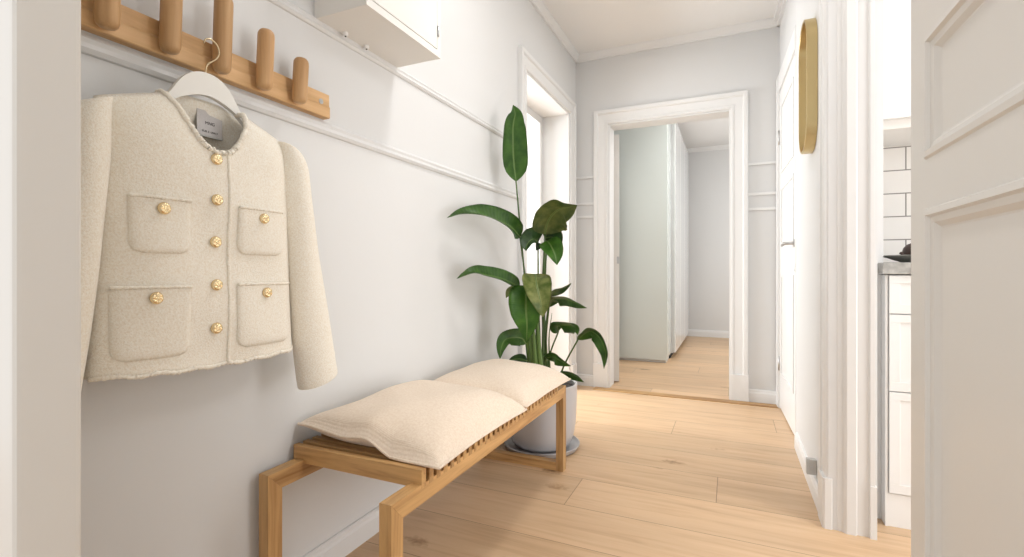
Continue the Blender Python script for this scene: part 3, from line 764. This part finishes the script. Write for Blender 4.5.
# small grey block near the floor by the kitchen door
sk = thing('door_stop', 'small grey block fixed low on the white wall by the kitchen doorway', 'door stop', (XR, 2.45, .135))
put('block', B(XR-.038, XR, 2.425, 2.455, .100, .165, bev=.003), M['grey'], sk)
put('screw', T([(XR-.019,2.4255,.133),(XR-.019,2.4235,.133)], .005, n=12), M['steel'], sk)

# ------------------------------------------------------------------ bedroom wardrobes
w1 = thing('wardrobe', 'pale sea-green fronted wardrobe just beyond the end doorway', 'wardrobe', (-1.1, 5.65, 0))
put('body', B(-1.60, -.609, 5.37, 5.66, .06, 2.74, bev=.002), M['wardrobe'], w1)
put('door', B(-1.597, -.6095, 5.352, 5.3695, .03, 2.735, bev=.002), M['wardrobe'], w1)
put('plinth', B(-1.59, -.63, 5.385, 5.655, 0, .06), M['white'], w1)
w2 = thing('wardrobe', 'white gloss wardrobe running deep into the bedroom behind the sea-green one', 'wardrobe', (-.9, 6.7, 0))
put('body', B(-1.20, -.585, 5.69, 7.45, .06, 2.675, bev=.002), M['wardrobe_white'], w2)
for k in range(3):
    y = 5.680+k*.591
    d_ = put('door', B(-.5835, -.560, y, y+.587, .07, 2.67, bev=.002), M['wardrobe_white'], w2)
put('plinth', B(-1.19, -.62, 5.69, 7.44, 0, .06), M['dark'], w2)

# ------------------------------------------------------------------ kitchen
kc = thing('base_cabinet', 'white kitchen base cabinet with stacked drawers under the grey worktop', 'cabinet', (.85, 2.5, 0))
put('carcass', B(.546, 1.15, 2.2875, 2.69, .125, .957), M['white'], kc)
for z0, z1 in ((.811, .955), (.517, .807), (.130, .513)):
    bm = bmesh.new(); box(bm, .549, 1.145, 2.2785, 2.287, z0, z1, bev=.0015)
    for a in ((.549,1.145,z0,z0+.035), (.549,1.145,z1-.03,z1), (.549,.583,z0+.035,z1-.03), (1.11,1.145,z0+.035,z1-.03)): box(bm, a[0], a[1], 2.273, 2.2786, a[2], a[3], bev=.0015)
    d_ = put('drawer_front', bm, M['white'], kc)
    put('handle', T([(.80,2.274,z1-.055),(.80,2.245,z1-.055),(.90,2.245,z1-.055),(.90,2.274,z1-.055)], .005), M['steel'], d_, True)
put('plinth', B(.5405, 1.15, 2.283, 2.32, 0, .125), M['white'], kc)
put('end_panel', B(.538, .5455, 2.279, 2.334, .0, .957), M['white'], kc)
wt = tag(put('worktop', B(.527, 1.6, 2.262, 2.699, .960, 1.004, bev=.003), M['stone'], None), 'thick grey stone kitchen worktop on the white base cabinet', 'worktop')
wc = thing('wall_cabinet', 'white kitchen wall cabinet above the tiled splashback', 'cabinet', (.9, 2.6, 1.6))
put('carcass', B(.546, 1.6, 2.372, 2.699, 1.534, 2.4), M['cream'], wc)
for x0 in (.548, 1.075):
    put('door', B(x0, x0+.522, 2.350, 2.3715, 1.570, 2.398, bev=.002), M['white'], wc)
dish = tag(put('plate', lathe(bmesh.new(), [(.0,.0),(.05,.0),(.055,.004),(.10,.022),(.125,.027),(.126,.030),(.10,.027),(.055,.010),(.0,.008)], (.675, 2.42, 1.0045), 40), M['bowl'], None, True, .9), 'shallow grey dish on the kitchen worktop', 'dish')
bm = lathe(bmesh.new(), [(0,0),(.02,.001),(.036,.012),(.042,.030),(.038,.048),(.026,.062),(.012,.068),(0,.066)], (.668, 2.42, 1.0155), 24)
fruit = tag(put('fruit', bm, M['fruit'], None, True), 'dark brown round fruit lying in the grey dish', 'fruit')
put('stalk', T([(.640,2.40,1.030),(.622,2.39,1.036),(.612,2.385,1.044)], [.005,.004,.006], n=8), M['fruit'], fruit, True)

# ------------------------------------------------------------------ light
def light(name, typ, loc, energy, col=(1,1,1), rot=None, **kw):
    l = bpy.data.lights.new(name, typ); l.energy = energy; l.color = col
    for k, v in kw.items(): setattr(l, k, v)
    o = bpy.data.objects.new(name, l); COL.objects.link(o); o.location = loc
    if rot: o.rotation_euler = rot
    return o
light('hall ceiling lamp', 'AREA', (-.42, 1.75, 2.78), 7.2, (1,.99,.975), None, shape='DISK', size=.30)
light('hall ceiling lamp far', 'AREA', (-.40, 3.25, 2.78), 2.2, (1,.99,.975), None, shape='DISK', size=.30)
light('side room daylight', 'AREA', (-3.3, 3.3, 1.6), 90, (.93,.97,1.), (0, -PI/2, 0), shape='RECTANGLE', size=1.8, size_y=1.4)
light('kitchen daylight', 'AREA', (2.45, 1.35, 1.10), 30, (.97,.985,1.), (0, PI/2, 0), shape='RECTANGLE', size=1.9, size_y=1.6)
light('kitchen lamp', 'AREA', (1.5, 1.4, 2.75), 14, (.96,.98,1.), None, shape='SQUARE', size=.8)
light('bedroom fill', 'AREA', (.2, 4.75, 2.78), 14, (1,.99,.97), None, shape='SQUARE', size=.9)  # added fill without a visible fixture, brightens the sea-green wardrobe front
light('bedroom daylight', 'AREA', (1.5, 6.2, 1.6), 22, (.95,.98,1.), (0, PI/2, 0), shape='RECTANGLE', size=2.0, size_y=1.6)
w = bpy.data.worlds.new('world'); S.world = w; w.use_nodes = True
bg = w.node_tree.nodes['Background']; bg.inputs[0].default_value = (.975,.99,1,1); bg.inputs[1].default_value = .9

# ------------------------------------------------------------------ camera
cam = bpy.data.cameras.new('camera'); co = bpy.data.objects.new('camera', cam); COL.objects.link(co)
cam.sensor_width = 36; cam.sensor_fit = 'HORIZONTAL'; cam.lens = 36*F/1024
cam.shift_y = (YH-278.5)/1024; cam.clip_start = .02
co.location = (0, 0, CH); co.rotation_euler = (PI/2, 0, TH)
S.camera = co
vs = S.view_settings; S.display_settings.display_device = 'sRGB'
vs.view_transform = 'Standard'; vs.look = 'None'; vs.gamma = 1; vs.use_curve_mapping = False
vs.exposure = .55
